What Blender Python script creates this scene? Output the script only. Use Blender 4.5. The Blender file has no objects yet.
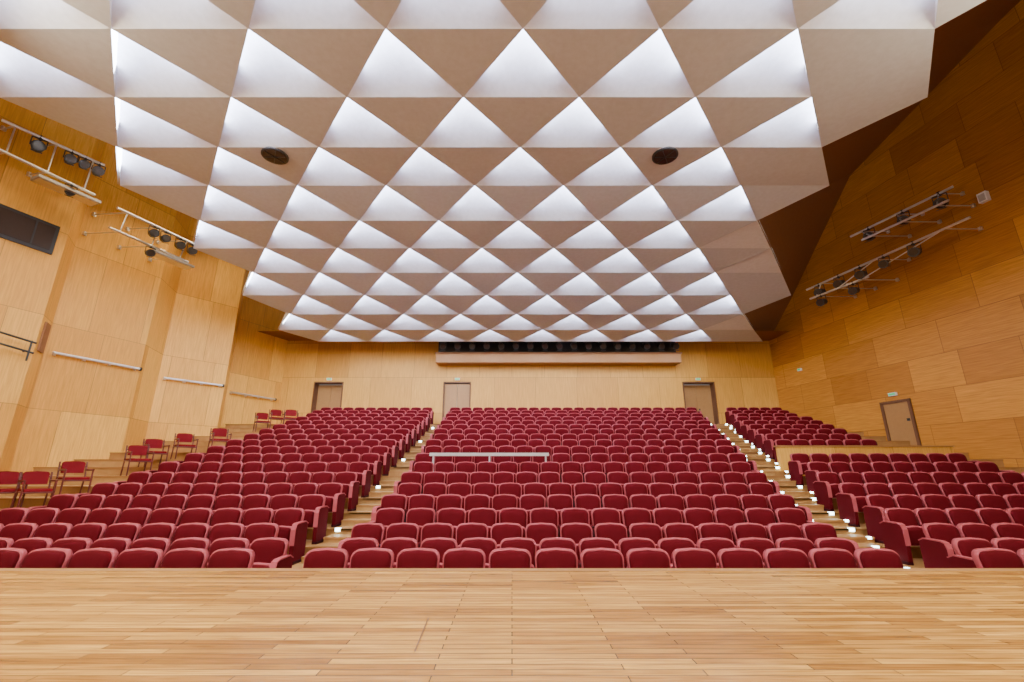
import bpy, math
from mathutils import Vector, Matrix
H=0.85   # eye height over the stage; all z below written relative to eye, +H
rad=math.radians
# ------------------------------------------------ materials
def newmat(name):
    m=bpy.data.materials.new(name); m.use_nodes=True
    nt=m.node_tree; b=nt.nodes['Principled BSDF']; return m,nt,b
def plain(name,col,rough=.6,metal=0,emit=None,es=0,sheen=0,spec=.5):
    m,nt,b=newmat(name)
    b.inputs['Specular IOR Level'].default_value=spec
    b.inputs['Base Color'].default_value=(*col,1); b.inputs['Roughness'].default_value=rough
    b.inputs['Metallic'].default_value=metal
    if emit: b.inputs['Emission Color'].default_value=(*emit,1); b.inputs['Emission Strength'].default_value=es
    if sheen:
        b.inputs['Sheen Weight'].default_value=sheen; b.inputs['Sheen Roughness'].default_value=.35
        b.inputs['Sheen Tint'].default_value=(1,.2,.25,1)
    n=nt.nodes.new('ShaderNodeTexNoise'); n.inputs['Scale'].default_value=9
    tc=nt.nodes.new('ShaderNodeTexCoord'); nt.links.new(tc.outputs['Object'],n.inputs['Vector'])
    mx=nt.nodes.new('ShaderNodeMixRGB'); mx.blend_type='MIX'
    mx.inputs[1].default_value=(*[c*.9 for c in col],1); mx.inputs[2].default_value=(*[min(1,c*1.1) for c in col],1)
    nt.links.new(n.outputs['Fac'],mx.inputs[0]); nt.links.new(mx.outputs[0],b.inputs['Base Color'])
    return m
def wood(name,c1,c2,mortar,bw,rh,ms,rough,grain=(2,30,2),coord='UV',gs=.25,coat=0,off=.5,spec=.5,squash=1.0):
    m,nt,b=newmat(name)
    b.inputs['Specular IOR Level'].default_value=spec
    tc=nt.nodes.new('ShaderNodeTexCoord')
    br=nt.nodes.new('ShaderNodeTexBrick')
    br.inputs['Scale'].default_value=1
    br.inputs['Color1'].default_value=(*c1,1); br.inputs['Color2'].default_value=(*c2,1)
    br.inputs['Mortar'].default_value=(*mortar,1)
    br.inputs['Mortar Size'].default_value=ms; br.inputs['Mortar Smooth'].default_value=.1
    br.inputs['Brick Width'].default_value=bw; br.inputs['Row Height'].default_value=rh
    br.offset=off; br.offset_frequency=2; br.squash=squash; br.squash_frequency=3
    nt.links.new(tc.outputs[coord],br.inputs['Vector'])
    mp=nt.nodes.new('ShaderNodeMapping'); mp.inputs['Scale'].default_value=grain
    nt.links.new(tc.outputs[coord],mp.inputs['Vector'])
    n=nt.nodes.new('ShaderNodeTexNoise'); n.inputs['Scale'].default_value=1; n.inputs['Detail'].default_value=6
    n.inputs['Distortion'].default_value=.6
    nt.links.new(mp.outputs[0],n.inputs['Vector'])
    cr=nt.nodes.new('ShaderNodeValToRGB')
    cr.color_ramp.elements[0].position=.3; cr.color_ramp.elements[0].color=(1-gs,1-gs*1.15,1-gs*1.4,1)
    cr.color_ramp.elements[1].position=.7; cr.color_ramp.elements[1].color=(1,1,1,1)
    nt.links.new(n.outputs['Fac'],cr.inputs[0])
    mx=nt.nodes.new('ShaderNodeMixRGB'); mx.blend_type='MULTIPLY'; mx.inputs[0].default_value=1
    nt.links.new(br.outputs['Color'],mx.inputs[1]); nt.links.new(cr.outputs[0],mx.inputs[2])
    nt.links.new(mx.outputs[0],b.inputs['Base Color'])
    b.inputs['Roughness'].default_value=rough
    b.inputs['Coat Weight'].default_value=coat; b.inputs['Coat Roughness'].default_value=.2
    return m
M_wallL=wood('maple_panels_light',(.88,.47,.085),(.68,.32,.045),(.42,.20,.035),1.6,2.7,.009,.45,(26,1.3,1),gs=.26,off=.3,spec=.3,squash=1.3)
M_wallB=wood('maple_panels_back',(.72,.38,.070),(.58,.28,.045),(.34,.16,.03),2.2,1.9,.009,.45,(26,1.3,1),gs=.24,off=.43,spec=.3,squash=.8)
M_wallR=wood('oak_panels',(.68,.30,.042),(.45,.175,.020),(.28,.11,.018),2.5,1.25,.009,.45,(1.3,26,1),gs=.32,off=.43,spec=.3,squash=.7)
M_stage=wood('stage_parquet',(.80,.45,.100),(.38,.165,.028),(.11,.05,.012),.85,.062,.0025,.27,(3,45,3),coord='Object',gs=.48,coat=.15,off=.41,spec=.45)
M_step=wood('step_wood',(.48,.27,.09),(.38,.19,.055),(.2,.1,.04),2.2,.3,.003,.5,(3,40,3),coord='Object',gs=.2)
M_trim=plain('trim_wood',(.33,.155,.04),.5)
M_ledge=plain('ledge_wood',(.34,.15,.035),.5)
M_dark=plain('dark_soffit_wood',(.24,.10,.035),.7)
M_ceil=plain('ceiling_plaster',(.585,.625,.735),.85,spec=.2)  # unlit facets, kept darker than the lit ones for contrast
M_white=plain('ceiling_plaster_lit',(.74,.77,.87),.7,spec=.2)  # paler copy of the plaster: part of the lit look is in the colour
M_led=plain('led_strip',(1,1,1),.5,emit=(.80,.85,1.0),es=15)
M_red=plain('crimson_velvet',(.080,.0005,.0035),.85,sheen=.04,spec=.12)
M_rim=plain('seat_piping',(.36,.065,.075),.6,spec=.2)
M_seatdark=plain('seat_side_burgundy',(.03,.001,.003),.7,spec=.2)
M_black=plain('black_metal',(.02,.02,.022),.45)
M_alu=plain('aluminium',(.75,.73,.70),.3,.8)
M_grey=plain('grey_panel',(.45,.44,.43),.5)
M_doorw=plain('door_wood',(.34,.17,.05),.5)
M_doorfr=plain('door_reveal',(.13,.05,.018),.6)
M_glass=plain('dark_glass',(.05,.035,.03),.15)
M_lamp=plain('step_light',(1,1,1),.5,emit=(.75,1,.98),es=12)
M_whitep=plain('white_paint',(.85,.85,.85),.4)
M_green=plain('exit_sign_green',(.05,.4,.15),.5,emit=(.1,.8,.3),es=.4)
M_chr=plain('red_fabric',(.15,.0012,.005),.8,spec=.2)
M_chrf=plain('red_brown_frame',(.10,.010,.007),.4)
# ------------------------------------------------ mesh builder
class B:
    def __init__(s): s.v=[];s.f=[];s.m=[];s.uv=[];s.sm=[]
    def poly(s,pts,m=0,uv=None,sm=False):
        i=len(s.v); s.v+= [tuple(p) for p in pts]; s.f.append(tuple(range(i,i+len(pts))))
        s.m.append(m); s.uv.append(uv if uv else [(p[0],p[1]) for p in pts]); s.sm.append(sm)
    def faces(s,verts,faces,m=0,sm=False):
        i=len(s.v); s.v+=[tuple(p) for p in verts]
        for f in faces:
            s.f.append(tuple(i+a for a in f)); s.m.append(m); s.uv.append([(verts[a][0],verts[a][1]) for a in f]); s.sm.append(sm)
    def box(s,c,sz,m=0,R=None):
        hx,hy,hz=[a/2 for a in sz]; c=Vector(c)
        vs=[Vector((x,y,z)) for x in(-hx,hx) for y in(-hy,hy) for z in(-hz,hz)]
        if R: vs=[R@p for p in vs]
        s.faces([p+c for p in vs],[(0,1,3,2),(4,6,7,5),(0,4,5,1),(2,3,7,6),(0,2,6,4),(1,5,7,3)],m)
    def box2(s,a,b,m=0):
        s.box([(a[i]+b[i])/2 for i in range(3)],[abs(b[i]-a[i]) for i in range(3)],m)
    def cyl(s,p0,p1,r,m=0,n=12,r2=None,sm=True):
        p0=Vector(p0);p1=Vector(p1); d=(p1-p0).normalized(); r2=r if r2 is None else r2
        u=d.orthogonal().normalized(); w=d.cross(u)
        vs=[p0+(u*math.cos(2*math.pi*i/n)+w*math.sin(2*math.pi*i/n))*r for i in range(n)]
        vs+=[p1+(u*math.cos(2*math.pi*i/n)+w*math.sin(2*math.pi*i/n))*r2 for i in range(n)]
        s.faces(vs,[(i,(i+1)%n,n+(i+1)%n,n+i) for i in range(n)],m,sm)
        s.faces(vs[:n],[tuple(reversed(range(n)))],m); s.faces(vs[n:],[tuple(range(n))],m)
    def loft(s,rings,m=0,sm=True,cap0=True,cap1=True):
        n=len(rings[0]); vs=[p for r in rings for p in r]; fs=[]
        for k in range(len(rings)-1):
            for i in range(n):
                fs.append((k*n+i,k*n+(i+1)%n,(k+1)*n+(i+1)%n,(k+1)*n+i))
        if cap0: fs.append(tuple(reversed(range(n))))
        if cap1: fs.append(tuple(range((len(rings)-1)*n,len(rings)*n)))
        s.faces(vs,fs,m,sm)
    def merge(s,o,off):
        i=len(s.v); s.v+=[(p[0]+off[0],p[1]+off[1],p[2]+off[2]) for p in o.v]
        s.f+=[tuple(a+i for a in f) for f in o.f]; s.m+=o.m; s.uv+=o.uv; s.sm+=o.sm
    def obj(s,name,mats,parent=None,loc=(0,0,0),rot=(0,0,0),up=True):
        me=bpy.data.meshes.new(name); me.from_pydata(s.v,[],s.f)
        for m in mats: me.materials.append(m)
        me.polygons.foreach_set('material_index',s.m); me.polygons.foreach_set('use_smooth',s.sm)
        ul=me.uv_layers.new(name='UVMap'); flat=[c for f in s.uv for p in f for c in p]
        ul.data.foreach_set('uv',flat); me.update()
        o=bpy.data.objects.new(name,me); bpy.context.scene.collection.objects.link(o)
        o.location=loc; o.rotation_euler=rot
        if parent: o.parent=parent
        return o
def empty(name,loc=(0,0,0),rot=(0,0,0)):
    e=bpy.data.objects.new(name,None); bpy.context.scene.collection.objects.link(e); e.location=loc; e.rotation_euler=rot
    e.empty_display_size=.2; return e
# ------------------------------------------------ seating heights
NR=19
Yr=[5.9+.9*n for n in range(NR)]
dz=[0,0,.1,.16,.19,.2,.23]+[.25]*12
top=[-.89]
for n in range(1,NR): top.append(top[-1]+dz[n])
FL=[t-.86+H for t in top]          # floor level (world z)
XL=lambda y:-2.5-.04*(y-6)
GL=lambda y:1.05-.035*max(0,y-8)
XR=lambda y:4.66+.275*(y-6)
WL=[(-17.2,-5),(-16.3,7),(-14.14,13.0),(-14.65,13.8),(-13.7,16.4),(-14.15,17.9),(-12.65,19.8),(-13.45,21.3),(-12.3,24)]
wr=lambda y:14.1+.2*(24-y)
def wl(y):
    for a,b in zip(WL[:-1],WL[1:]):
        if a[1]<=y<=b[1]: t=(y-a[1])/(b[1]-a[1]); return a[0]+t*(b[0]-a[0])
    return WL[-1][0]
# tiers
b=B()
for n in range(NR):
    y0=Yr[n]-.6 if n else 4.56
    y1=Yr[n+1]-.6 if n<NR-1 else 24.0
    b.box2((-17,y0,-1.6),(17.6,y1,FL[n]),0)
    if n>=1 and dz[n]>.05:
        b.box2((-17,y0-.02,FL[n]-.035),(17.6,y0,FL[n]-.002),1)
b.obj('floor',[M_step,M_trim])
# aisle steps
for side in (0,1):
    b=B()
    for n in range(2,NR):
        ye=Yr[n]-.62; z0=FL[n-1]; z1=z0+dz[n]/2
        yc=Yr[n]
        xa,xb=(XL(yc)-GL(yc)+.06,XL(yc)-.06) if side==0 else (XR(yc)+.08,XR(yc)+1.02)
        b.box2((xa,ye-.42,z0),(xb,ye,z1),0)
        b.box2((xa,ye-.44,z1-.04),(xb,ye-.42,z1+.001),1)
        b.box2((xa,ye-.0,FL[n]-.045),(xb,ye+.04,FL[n]+.004),1)
        if side==1 or n%3==2:
            for xx in ((xa+.1,xb-.1) if side else (xa+.1,)):
                b.box2((xx-.05,ye-.01,FL[n]-.05),(xx+.05,ye+.05,FL[n]+.012),2)
                if side: b.box2((xx-.035,ye-.45,z1-.035),(xx+.035,ye-.40,z1+.010),2)
    b.obj('aisle_steps',[M_step,M_trim,M_lamp])
# ------------------------------------------------ theatre seat unit
def outline(wb,wt,z0,z1,r,ins=0,arch=.012):
    hb=wb/2-ins; ht=wt/2-ins; z0+=ins; z1-=ins; r=max(.02,r-ins*.5); pts=[(-hb,z0),(hb,z0)]
    for i in range(6):
        a=math.pi/2*i/5; pts.append((ht-r+r*math.cos(a),z1-arch-r+r*math.sin(a)))
    pts.append((0,z1))
    for i in range(6):
        a=math.pi/2+math.pi/2*i/5; pts.append((-ht+r+r*math.cos(a),z1-arch-r+r*math.sin(a)))
    return pts
def rc(z): return (z-.35)*.2
u=B()
def ring(pr,y): return [(x,y+rc(z),z) for x,z in pr]
PB=(.47,.505,.36,.87,.095)
u.loft([ring(outline(*PB),.055),ring(outline(*PB),-.005),ring(outline(*PB,ins=.01),-.015)],1)
u.loft([ring(outline(*PB,ins=.016),-.012),ring(outline(*PB,ins=.022),-.04),ring(outline(*PB,ins=.05),-.06),ring(outline(*PB,ins=.11),-.068)],0)
def rs(pr,y): return [(x,y-.15+(z-.3)*-.12,z) for x,z in pr]
PS=(.43,.43,.28,.60,.07)
u.loft([rs(outline(*PS),.06),rs(outline(*PS),.0),rs(outline(*PS,ins=.01),-.01)],1)
u.loft([rs(outline(*PS,ins=.014),-.008),rs(outline(*PS,ins=.022),-.05),rs(outline(*PS,ins=.06),-.065)],0)
u.box((0,.0,.31),(.44,.16,.05),2)
side=B()
side.box((0,-.06,.36),(.045,.30,.46),2)
side.box((0,-.06,.03),(.06,.34,.06),2)
pr=[(-.22,.545),(-.20,.575),(-.13,.59),(.05,.595),(.12,.59),(.12,.55)]
side.loft([[(-.026,y-.0,z) for y,z in pr],[(.026,y,z) for y,z in pr]],0,sm=False)
endp=B()
endp.loft([[(x,y,z) for y,z in [(-.27,.05),(-.29,.3),(-.29,.56),(-.26,.62),(-.2,.635),(.1,.64),(.19,.60),(.19,.05)]] for x in(-.035,.035)],0,sm=False)
endp.loft([[(x,y,z) for y,z in [(-.30,.30),(-.30,.55),(-.265,.63),(-.2,.65),(.1,.655),(.2,.61),(.185,.60),(.1,.638),(-.2,.632),(-.255,.615),(-.285,.54),(-.285,.3)]] for x in(-.04,.04)],1,sm=False)
endp.box((0,-.05,.025),(.09,.42,.05),2)
P=.545
def row(x0,x1,n,cnt=None):
    w=x1-x0; c=cnt or int(w/P+.02)
    if c<1: return
    s=x0+(w-c*P)/2+P/2
    r=B()
    for k in range(c):
        r.merge(u,(k*P,0,0))
        if k: r.merge(side,(k*P-P/2,0,0))
    r.merge(endp,(-P/2+.0,0,0)); r.merge(endp,(c*P-P/2,0,0))
    r.obj('theater_seat_row',[M_red,M_rim,M_seatdark],loc=(s,Yr[n]-.1,FL[n]))
for n in range(NR):
    y=Yr[n]
    row(XL(y),XR(y),n)
    xr=XL(y)-(GL(y) if n>1 else .45); row(-9.15 if n<17 else -9.4,xr,n)
    xs=XR(y)+(1.1 if n>0 else .7)
    if n<=8: row(xs,12.7,n)
    if n>=10: row(xs,11.9+.19*(y-15),n)
# parapet in front of upper side block
b=B(); y=14.25
b.box2((XR(y)+1.15,y-.06,FL[9]-.25),(13.4,y+.06,.72+H),0); b.box2((XR(y)+1.1,y-.09,.72+H),(13.45,y+.09,.76+H),1)
for v in range(len(b.f)): b.uv[v]=[(b.v[a][0],b.v[a][2]) for a in b.f[v]]
b.obj('seating_parapet',[M_wallB,M_trim])
# ------------------------------------------------ stage
b=B()
b.box2((-16.5,-5,-1.6),(16.5,4.44,0),0)
b.box2((-16.5,4.44,-1.6),(16.5,4.55,.004),1)
b.obj('stage_floor',[M_stage,M_trim])
b=B(); b.poly([(-.50,3.1,.003),(-.507,3.1,.003),(-.480,2.56,.003),(-.473,2.56,.003)][::-1],0)
b.obj('stage_floor_hatch_seam',[M_doorfr])
# ------------------------------------------------ walls
def wallstrip(name,pts,z0,z1,mat,inward):
    b=B(); d=0
    for a,c in zip(pts[:-1],pts[1:]):
        L=math.dist(a,c); q=[(*a,z0),(*c,z0),(*c,z1),(*a,z1)]; uv=[(d,z0),(d+L,z0),(d+L,z1),(d,z1)]
        if not inward: q=q[::-1]; uv=uv[::-1]
        b.poly(q,0,uv); d+=L
    return b.obj(name,[mat])
wallstrip('wall_left',WL,-1.6,14,M_wallL,False)
wallstrip('wall_right',[(wr(-5),-5),(14.1,24)],-1.6,18,M_wallR,True)
doors=[(-10.5,-9.05),(-3.6,-2.25),(9.15,10.75)]
zd=4.55+H; zf=FL[-1]
b=B(); xs=[-12.3]+[x for d in doors for x in d]+[14.1]
def wq(xa,xb,za,zb,y=24.0): b.poly([(xa,y,za),(xb,y,za),(xb,y,zb),(xa,y,zb)],0,[(xa,za),(xb,za),(xb,zb),(xa,zb)])
for i in range(0,len(xs)-1,2): wq(xs[i],xs[i+1],-1.6,9)
for d in doors:
    wq(d[0],d[1],zd,9); wq(d[0],d[1],-1.6,zf)
    for x in d: b.poly([(x,24,zf),(x,24.5,zf),(x,24.5,zd),(x,24,zd)],1)
    b.poly([(d[0],24,zd),(d[1],24,zd),(d[1],24.5,zd),(d[0],24.5,zd)],1); b.poly([(d[0],24,zf),(d[1],24,zf),(d[1],24.5,zf),(d[0],24.5,zf)],1)
b.obj('wall_back',[M_wallB,M_doorfr])
for i,d in enumerate(doors):
    b=B(); yb=24.42 if i!=1 else 24.12
    mid=(d[0]+d[1])/2
    b.box2((d[0],yb,zf),(mid-.008,yb+.05,zd-.04),0); b.box2((mid+.008,yb,zf),(d[1],yb+.05,zd-.04),0)
    b.box2((mid-.12,yb-.03,zf+1),(mid-.06,yb,zf+1.1),1); b.box2((mid+.06,yb-.03,zf+1),(mid+.12,yb,zf+1.1),1)
    b.box2((d[0]-.06,23.96,zf),(d[0],24.02,zd+.06),2); b.box2((d[1],23.96,zf),(d[1]+.06,24.02,zd+.06),2); b.box2((d[0]-.06,23.96,zd),(d[1]+.06,24.02,zd+.06),2)
    b.obj('door_%d'%(i+1),[M_doorw,M_black,M_doorfr])
    b=B(); b.box2((mid-.13,23.93,zd+.14),(mid+.13,23.99,zd+.26),0); b.box2((mid-.11,23.925,zd+.16),(mid+.11,23.93,zd+.24),1); b.obj('exit_sign',[M_whitep,M_green])
def on_right(y,z,off):
    nv=Vector((-1,-.2,0)).normalized(); return Vector((wr(y),y,z))+nv*off
R_r=Matrix.Rotation(math.atan2(.2,1),3,'Z')
b=B(); dy=18.1; dzt=2.62+H; dzb=FL[13]
for (ya,yb,za,zb,off,m) in [(-.5,.5,dzb,dzt,.02,0),(-.6,-.5,dzb,dzt+.1,.08,1),(.5,.6,dzb,dzt+.1,.08,1),(-.6,.6,dzt,dzt+.1,.08,1),(-.42,-.32,dzb+1,dzb+1.1,.06,2)]:
    p_=on_right(dy,0,0); c=p_+R_r@Vector((-off/2,(ya+yb)/2,(za+zb)/2))
    b.box(c,(off,yb-ya,zb-za),m,R_r)
b.obj('door_4',[M_doorw,M_doorfr,M_black])
for (y,z) in [(13.6,9.85)]:
    b=B(); b.box(on_right(y,z,.08),(.16,.26,.34),0,R_r); b.box(on_right(y,z-.02,.17),(.02,.18,.24),1,R_r); b.obj('wall_loudspeaker',[M_whitep,M_grey])
b=B(); p_=on_right(18.1,dzt+.35,.05); b.box(p_,(.1,.3,.12),0,R_r); b.box(on_right(18.1,dzt+.35,.105),(.01,.26,.08),1,R_r); b.obj('exit_sign',[M_whitep,M_green])
b=B(); b.box(on_right(22.3,4.9+H,.05),(.1,.2,.12),0,R_r); b.box(on_right(22.3,4.9+H,.105),(.01,.16,.08),1,R_r); b.obj('exit_sign',[M_whitep,M_green])
# soffits / roof
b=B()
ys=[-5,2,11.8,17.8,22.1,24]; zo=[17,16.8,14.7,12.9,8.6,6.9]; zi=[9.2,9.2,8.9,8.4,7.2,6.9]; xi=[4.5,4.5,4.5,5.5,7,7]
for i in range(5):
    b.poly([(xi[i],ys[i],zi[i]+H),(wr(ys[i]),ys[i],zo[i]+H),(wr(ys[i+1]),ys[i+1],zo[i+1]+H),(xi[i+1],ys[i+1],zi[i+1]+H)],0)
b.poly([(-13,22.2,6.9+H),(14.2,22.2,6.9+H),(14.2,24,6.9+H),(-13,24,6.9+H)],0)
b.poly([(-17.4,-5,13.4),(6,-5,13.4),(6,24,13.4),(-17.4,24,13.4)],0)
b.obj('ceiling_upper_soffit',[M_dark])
# ------------------------------------------------ faceted ceiling
p=2.5; x0=.2
prof={4:3.03,5:2.975,6:2.895,7:2.78,8:2.67,9:2.58,10:2.53,11:2.5}
Zc=lambda n: (prof.get(n,3.1 if n<3 else 3.08) if n>3 else 3.1)*p+H
Yc=lambda n: (2.56+.63*n)*p
def lim(n): return 6.6 if n<=3 else 7.8 if n==4 else 9.0 if n<=7 else 10.3
b=B(); led=B(); dl=.62
for n in range(-6,10):
    for k in range(-6,7):
        X=x0+(k+(.5 if n%2 else 0))*p
        if X<-10.0 or X>lim(n)+1.3: continue
        lit=X<=lim(n) 
        A=Vector((X,Yc(n),Zc(n))); L=Vector((X-p/2,Yc(n+1),Zc(n+1))); R=Vector((X+p/2,Yc(n+1),Zc(n+1))); F=Vector((X,Yc(n+2),Zc(n+2)))
        if n<9:
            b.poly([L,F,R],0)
        if lit:
            edge=X+p/2>lim(n-1)+1.3
            # at the outer edge of the ceiling the paler lit facet stays flush (no raised cove showing)
            U=A+Vector((0,0,dl if not edge else .04))
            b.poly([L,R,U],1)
            for q in (L,R):
                m1=A.lerp(q,.62); mu=U.lerp(q,.62)
                if not edge: led.poly([A,m1,mu,U],0)
                else: b.poly([A,m1,mu,U],0)
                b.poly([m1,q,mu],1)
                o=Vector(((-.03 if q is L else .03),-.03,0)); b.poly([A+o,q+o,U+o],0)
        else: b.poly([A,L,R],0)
ce=b.obj('ceiling',[M_ceil,M_white,M_dark])
led.obj('ceiling_cove_light_strips',[M_led])
for X in (-6.04,3.9):
    b=B(); z=7.74+H; b.cyl((X,9.85,z+.05),(X,9.85,z-.03),.32,0,32); b.cyl((X,9.85,z-.03),(X,9.85,z-.04),.28,1,32)
    for a in range(6):
        aa=a*math.pi/3; b.box((X+.14*math.cos(aa),9.85+.14*math.sin(aa),z-.05),(.25,.015,.015),0,Matrix.Rotation(aa,3,'Z'))
    b.obj('ceiling_loudspeaker',[M_black,M_glass])
# ------------------------------------------------ spotlight builder
def spot(B_,pos,aim,s=1.0):
    pos=Vector(pos); aim=Vector(aim).normalized(); c=pos+Vector((0,0,-.28*s))
    B_.cyl(c-aim*.18*s,c+aim*.16*s,.115*s,1,14); B_.cyl(c-aim*.26*s,c-aim*.18*s,.07*s,1,12,r2=.115*s)
    B_.cyl(c+aim*.16*s,c+aim*.2*s,.135*s,1,14); B_.cyl(c+aim*.2*s,c+aim*.205*s,.1*s,2,14)
    sd=aim.cross(Vector((0,0,1))).normalized()
    for t in(-1,1): B_.cyl(c+sd*.14*s*t,pos+sd*.14*s*t+Vector((0,0,-.06)),.012*s,1,6)
    B_.cyl(pos-sd*.14*s+Vector((0,0,-.06)),pos+sd*.14*s+Vector((0,0,-.06)),.014*s,1,6)
    B_.box(pos+Vector((0,0,-.02)),(.06*s,.06*s,.12*s),1)
    q=c+aim*.2*s; R=aim.to_track_quat('Z','Y').to_matrix()
    B_.box(q+R@Vector((0,.16*s,.05*s)),(.2*s,.01,.12*s),1,R)
    B_.box(q+R@Vector((0,-.16*s,.05*s)),(.2*s,.01,.12*s),1,R)
def rig(bars,wallpt,lamps,aim,panel=None):
    b=B()
    for a,c in bars:
        b.cyl(a,c,.045,0,10)
    for t in (.12,.5,.88):
        for a,c in bars:
            q=Vector(a).lerp(Vector(c),t); b.cyl(q,wallpt(q),.025,0,8)
            b.box(wallpt(q),(.08,.10,.13),0)
        if len(bars)>1:
            q0=Vector(bars[0][0]).lerp(Vector(bars[0][1]),t); q1=Vector(bars[1][0]).lerp(Vector(bars[1][1]),t); b.cyl(q0,q1,.022,0,8)
    for bi,t,s in lamps:
        a,c=bars[bi]; spot(b,Vector(a).lerp(Vector(c),t),aim,s)
    if panel:
        a,c,w=panel; a=Vector(a);c=Vector(c);d=(c-a); R=Matrix((d.normalized(),Vector((0,0,1)).cross(d.normalized()),(0,0,1))).transposed()
        b.box((a+c)/2,(d.length,w,.08),3,R); b.box((a+c)/2+Vector((0,0,-.05)),(d.length*.94,w*.85,.03),0,R)
    b.obj('stage_light_rig',[M_alu,M_black,M_glass,M_grey])
wpl=lambda q:Vector((wl(q.y+.1)+.03,q.y+.1,q.z))
wpr=lambda q:Vector((wr(q.y)-.05,q.y,q.z))
rig([((-14.5,10.7,9.6+H),(-13.3,12.7,9.6+H)),((-14.3,10.55,8.6+H),(-13.5,12.85,8.6+H))],wpl,[(0,.35,1.2),(0,.66,1.1),(0,.95,1.1),(1,.75,1.0),(0,.8,1.0)],(1,-.8,-.4),((-14.0,11.5,8.3+H),(-13.4,12.9,8.3+H),.5))
rig([((-13.4,13.6,8.6+H),(-12.5,16.2,8.6+H)),((-13.4,13.5,7.8+H),(-12.55,16.1,7.8+H))],wpl,[(0,.45,1.1),(0,.6,1.1),(0,.8,1.1),(0,.97,1.1),(1,.5,1.0)],(1,-.8,-.4),((-13.0,14.8,7.6+H),(-12.5,16.2,7.6+H),.5))
rig([((14.25,17.2,9.5+H),(15.3,13.7,9.5+H)),((14.0,16.4,8.9+H),(14.9,13.6,8.9+H))],wpr,[(0,.2,1.3),(0,.55,1.3),(0,.88,1.4)],(-1,-.7,-.4))
rig([((13.5,19.4,8.0+H),(15.0,13.2,8.0+H)),((13.3,19.0,7.4+H),(14.1,16.6,7.4+H))],wpr,[(0,.1,1.3),(0,.25,1.3),(0,.4,1.3),(0,.55,1.2),(0,.72,1.3),(1,.2,1.2),(1,.75,1.2)],(-1,-.7,-.4))
# ------------------------------------------------ back ledge with projectors
b=B(); b.box2((-4.0,23.25,5.5+H),(8.9,23.99,5.98+H),0); b.box2((-4.05,23.2,5.98+H),(8.95,23.99,6.04+H),1)
b.box2((-4.0,23.9,6.04+H),(8.9,23.98,6.88+H),2)  # black panel: its colour stands for the shade in the recess behind the bar
b.obj('lighting_ledge',[M_ledge,M_dark,M_black])
b=B(); b.cyl((-3.9,23.1,6.75+H),(8.8,23.1,6.75+H),.035,1,8)
for i in range(17): spot(b,(-3.6+i*.76,23.1,6.72+H),(0,-1,-.45),1.25)
for i in range(5): b.box((-3.6+i*3.05,23.1,6.85+H),(.05,.05,.25),1)
b.obj('back_spotlight_bar',[M_alu,M_black,M_glass])
# ------------------------------------------------ left wall rails etc.
def rail(a,c,z):
    b=B(); a=Vector((*a,z));c=Vector((*c,z)); d=(c-a).normalized(); nrm=Vector((d.y,-d.x,0))
    a2=a+nrm*.16; c2=c+nrm*.16; b.cyl(a2,c2,.045,0,12)
    for t in(.03,.35,.65,.97):
        q=a2.lerp(c2,t); b.cyl(q,q-nrm*.16,.02,0,8); b.box(q-nrm*.15,(.08,.08,.12),0)
    b.cyl(c2,c2+d*.06,.07,1,12); b.obj('wall_handrail',[M_alu,M_black])
rail((-14.6,13.95),(-13.75,16.3),3.6+H); rail((-14.05,18.0),(-12.75,19.7),3.6+H); rail((-13.4,21.4),(-12.45,23.6),3.6+H)
def onleft(y,z,off): 
    d=Vector((2.16,6,0)).normalized(); nv=Vector((d.y,-d.x,0)); return Vector((wl(y),y,z))+nv*off
RL=Matrix.Rotation(-math.atan2(2.16,6),3,'Z')
b=B(); b.box(onleft(11.4,6.9+H,.03),(.06,2.9,.95),1,RL); b.box(onleft(11.4,6.9+H,.07),(.03,2.7,.75),0,RL)
for k in(-.9,0,.9): b.box(onleft(11.4,6.9+H,.08)+RL@Vector((0,k,0)),(.03,.04,.75),1,RL)
b.obj('window_1',[M_glass,M_black])
q=Vector((-14.4,13.4,3.95+H)); Rn=Matrix.Rotation(math.atan2(.51,.8),3,'Z')
b=B(); b.box(q+Vector((.04,0,0)),(.05,.45,.9),0,Rn); b.obj('niche_shade_slab',[M_dark])  # flat dark slab; its colour stands for the shade inside a niche
b=B()
for zz in (3.55,3.85): b.cyl(onleft(11.2,zz+H,.3),onleft(12.9,zz-.25+H,.3),.03,0,8)
for yy,zz in((11.3,3.9),(12.8,3.65)): b.cyl(onleft(yy,zz-.6+H,.3),onleft(yy,zz+H,.3),.025,0,8); b.cyl(onleft(yy,zz-.3+H,.3),onleft(yy,zz-.3+H,0),.02,0,8)
b.obj('stair_railing',[M_black])
# ------------------------------------------------ centre white rail
b=B(); zr=.44+H; b.box2((-2.2,12.5,zr-.04),(.98,12.6,zr+.04),0)
for x in(-2.1,-.6,.9): b.box2((x-.02,12.53,FL[7]-.0),(x+.02,12.57,zr),1)
b.obj('audience_guard_rail',[M_alu,M_alu])
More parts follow.
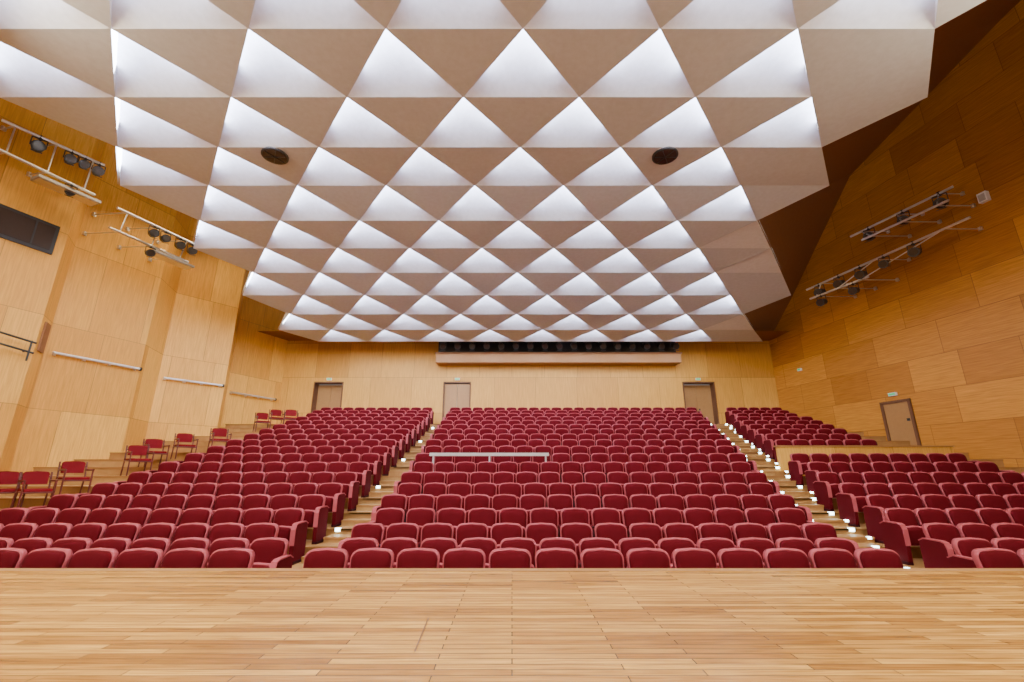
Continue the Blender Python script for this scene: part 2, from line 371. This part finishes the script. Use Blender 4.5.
# ------------------------------------------------ loose chairs
def chair(x,y,rz):
    z=[FL[n] for n in range(NR) if y>=Yr[n]-.6][-1]
    e=empty('red_armchair',(x,y,z),(0,0,rad(rz)))
    b=B()
    pr=[(-.24,-.23),(.24,-.23),(.25,-.2),(.25,.2),(.22,.23),(-.22,.23),(-.25,.2),(-.25,-.2)]
    b.loft([[(a,c,.42) for a,c in pr],[(a,c,.47) for a,c in pr],[(a*.93,c*.93,.485) for a,c in pr]],0,False); b.obj('seat',[M_chr],e)
    b=B(); pr=outline(.44,.46,.58,.88,.06)
    b.loft([[(x_,.22+(z_-.5)*.15,z_) for x_,z_ in pr],[(x_,.18+(z_-.5)*.15,z_) for x_,z_ in pr]],0,False); b.obj('backrest',[M_chr],e)
    b=B()
    for sx in(-.27,.27):
        b.cyl((sx,-.24,0),(sx,-.22,.66),.02,0,8); b.cyl((sx,.26,0),(sx,.2,.5),.02,0,8); b.cyl((sx,.2,.5),(sx,.27,.86),.02,0,8)
        b.cyl((sx,-.24,.66),(sx,.23,.66),.024,0,8); b.cyl((sx,-.23,.42),(sx,.21,.42),.017,0,8)
    b.cyl((-.27,-.22,.4),(.27,-.22,.4),.017,0,8); b.cyl((-.27,.2,.42),(.27,.2,.42),.017,0,8); b.cyl((-.27,.24,.75),(.27,.24,.75),.015,0,8)
    b.obj('frame',[M_chrf],e)
for x,y,r in [(-11.75,11.1,62),(-11.1,11.15,58),(-11.1,12.05,60),(-11.0,13.85,55),(-11.25,14.75,55),(-11.0,15.7,50),(-10.4,16.55,45),(-10.75,20.95,40),(-10.1,20.95,30),(-10.9,20.1,40)]:
    chair(x,y,r)
# ------------------------------------------------ lights
def area(name,loc,rot,size,sy,e,col):
    l=bpy.data.lights.new(name,'AREA'); l.shape='RECTANGLE'; l.size=size; l.size_y=sy; l.energy=e; l.color=col
    o=bpy.data.objects.new(name,l); bpy.context.scene.collection.objects.link(o); o.location=loc; o.rotation_euler=[rad(a) for a in rot]
area('fill_stage_overhead',(0,-1.5,8.2),(15,0,0),14,2,1150,(1,.90,.74))  # unseen area light above the frame, added to brighten the stage
area('fill_stage_front',(0,-4,7.5),(55,0,0),16,2,550,(1,.91,.78))  # unseen fill added behind the camera, aimed into the hall
area('fill_left',(-8,4,8.3),(25,-45,0),4,3,850,(1,.84,.56))  # unseen warm fill added under the ceiling, left side
area('fill_right',(8,4,8.3),(25,50,0),4,3,700,(1,.84,.56))  # unseen warm fill added under the ceiling, right side
# wall-wash lamp over the left ceiling edge; right one is unseen, added for warmth
area('wall_wash_left',(-12.4,12.5,10.9),(0,-28,0),.4,11,650,(1,.80,.48))
area('fill_wash_right',(11.9,14,10.6),(0,40,0),.4,10,350,(1,.80,.50))
w=bpy.data.worlds.new('World'); bpy.context.scene.world=w; w.use_nodes=True
w.node_tree.nodes['Background'].inputs[0].default_value=(1,.93,.86,1); w.node_tree.nodes['Background'].inputs[1].default_value=.36
cam=bpy.data.cameras.new('Camera'); cam.lens=16; cam.sensor_width=36; cam.clip_start=.05
co=bpy.data.objects.new('Camera',cam); bpy.context.scene.collection.objects.link(co); co.location=(0,0,H); co.rotation_euler=(rad(106),0,0)
bpy.context.scene.camera=co
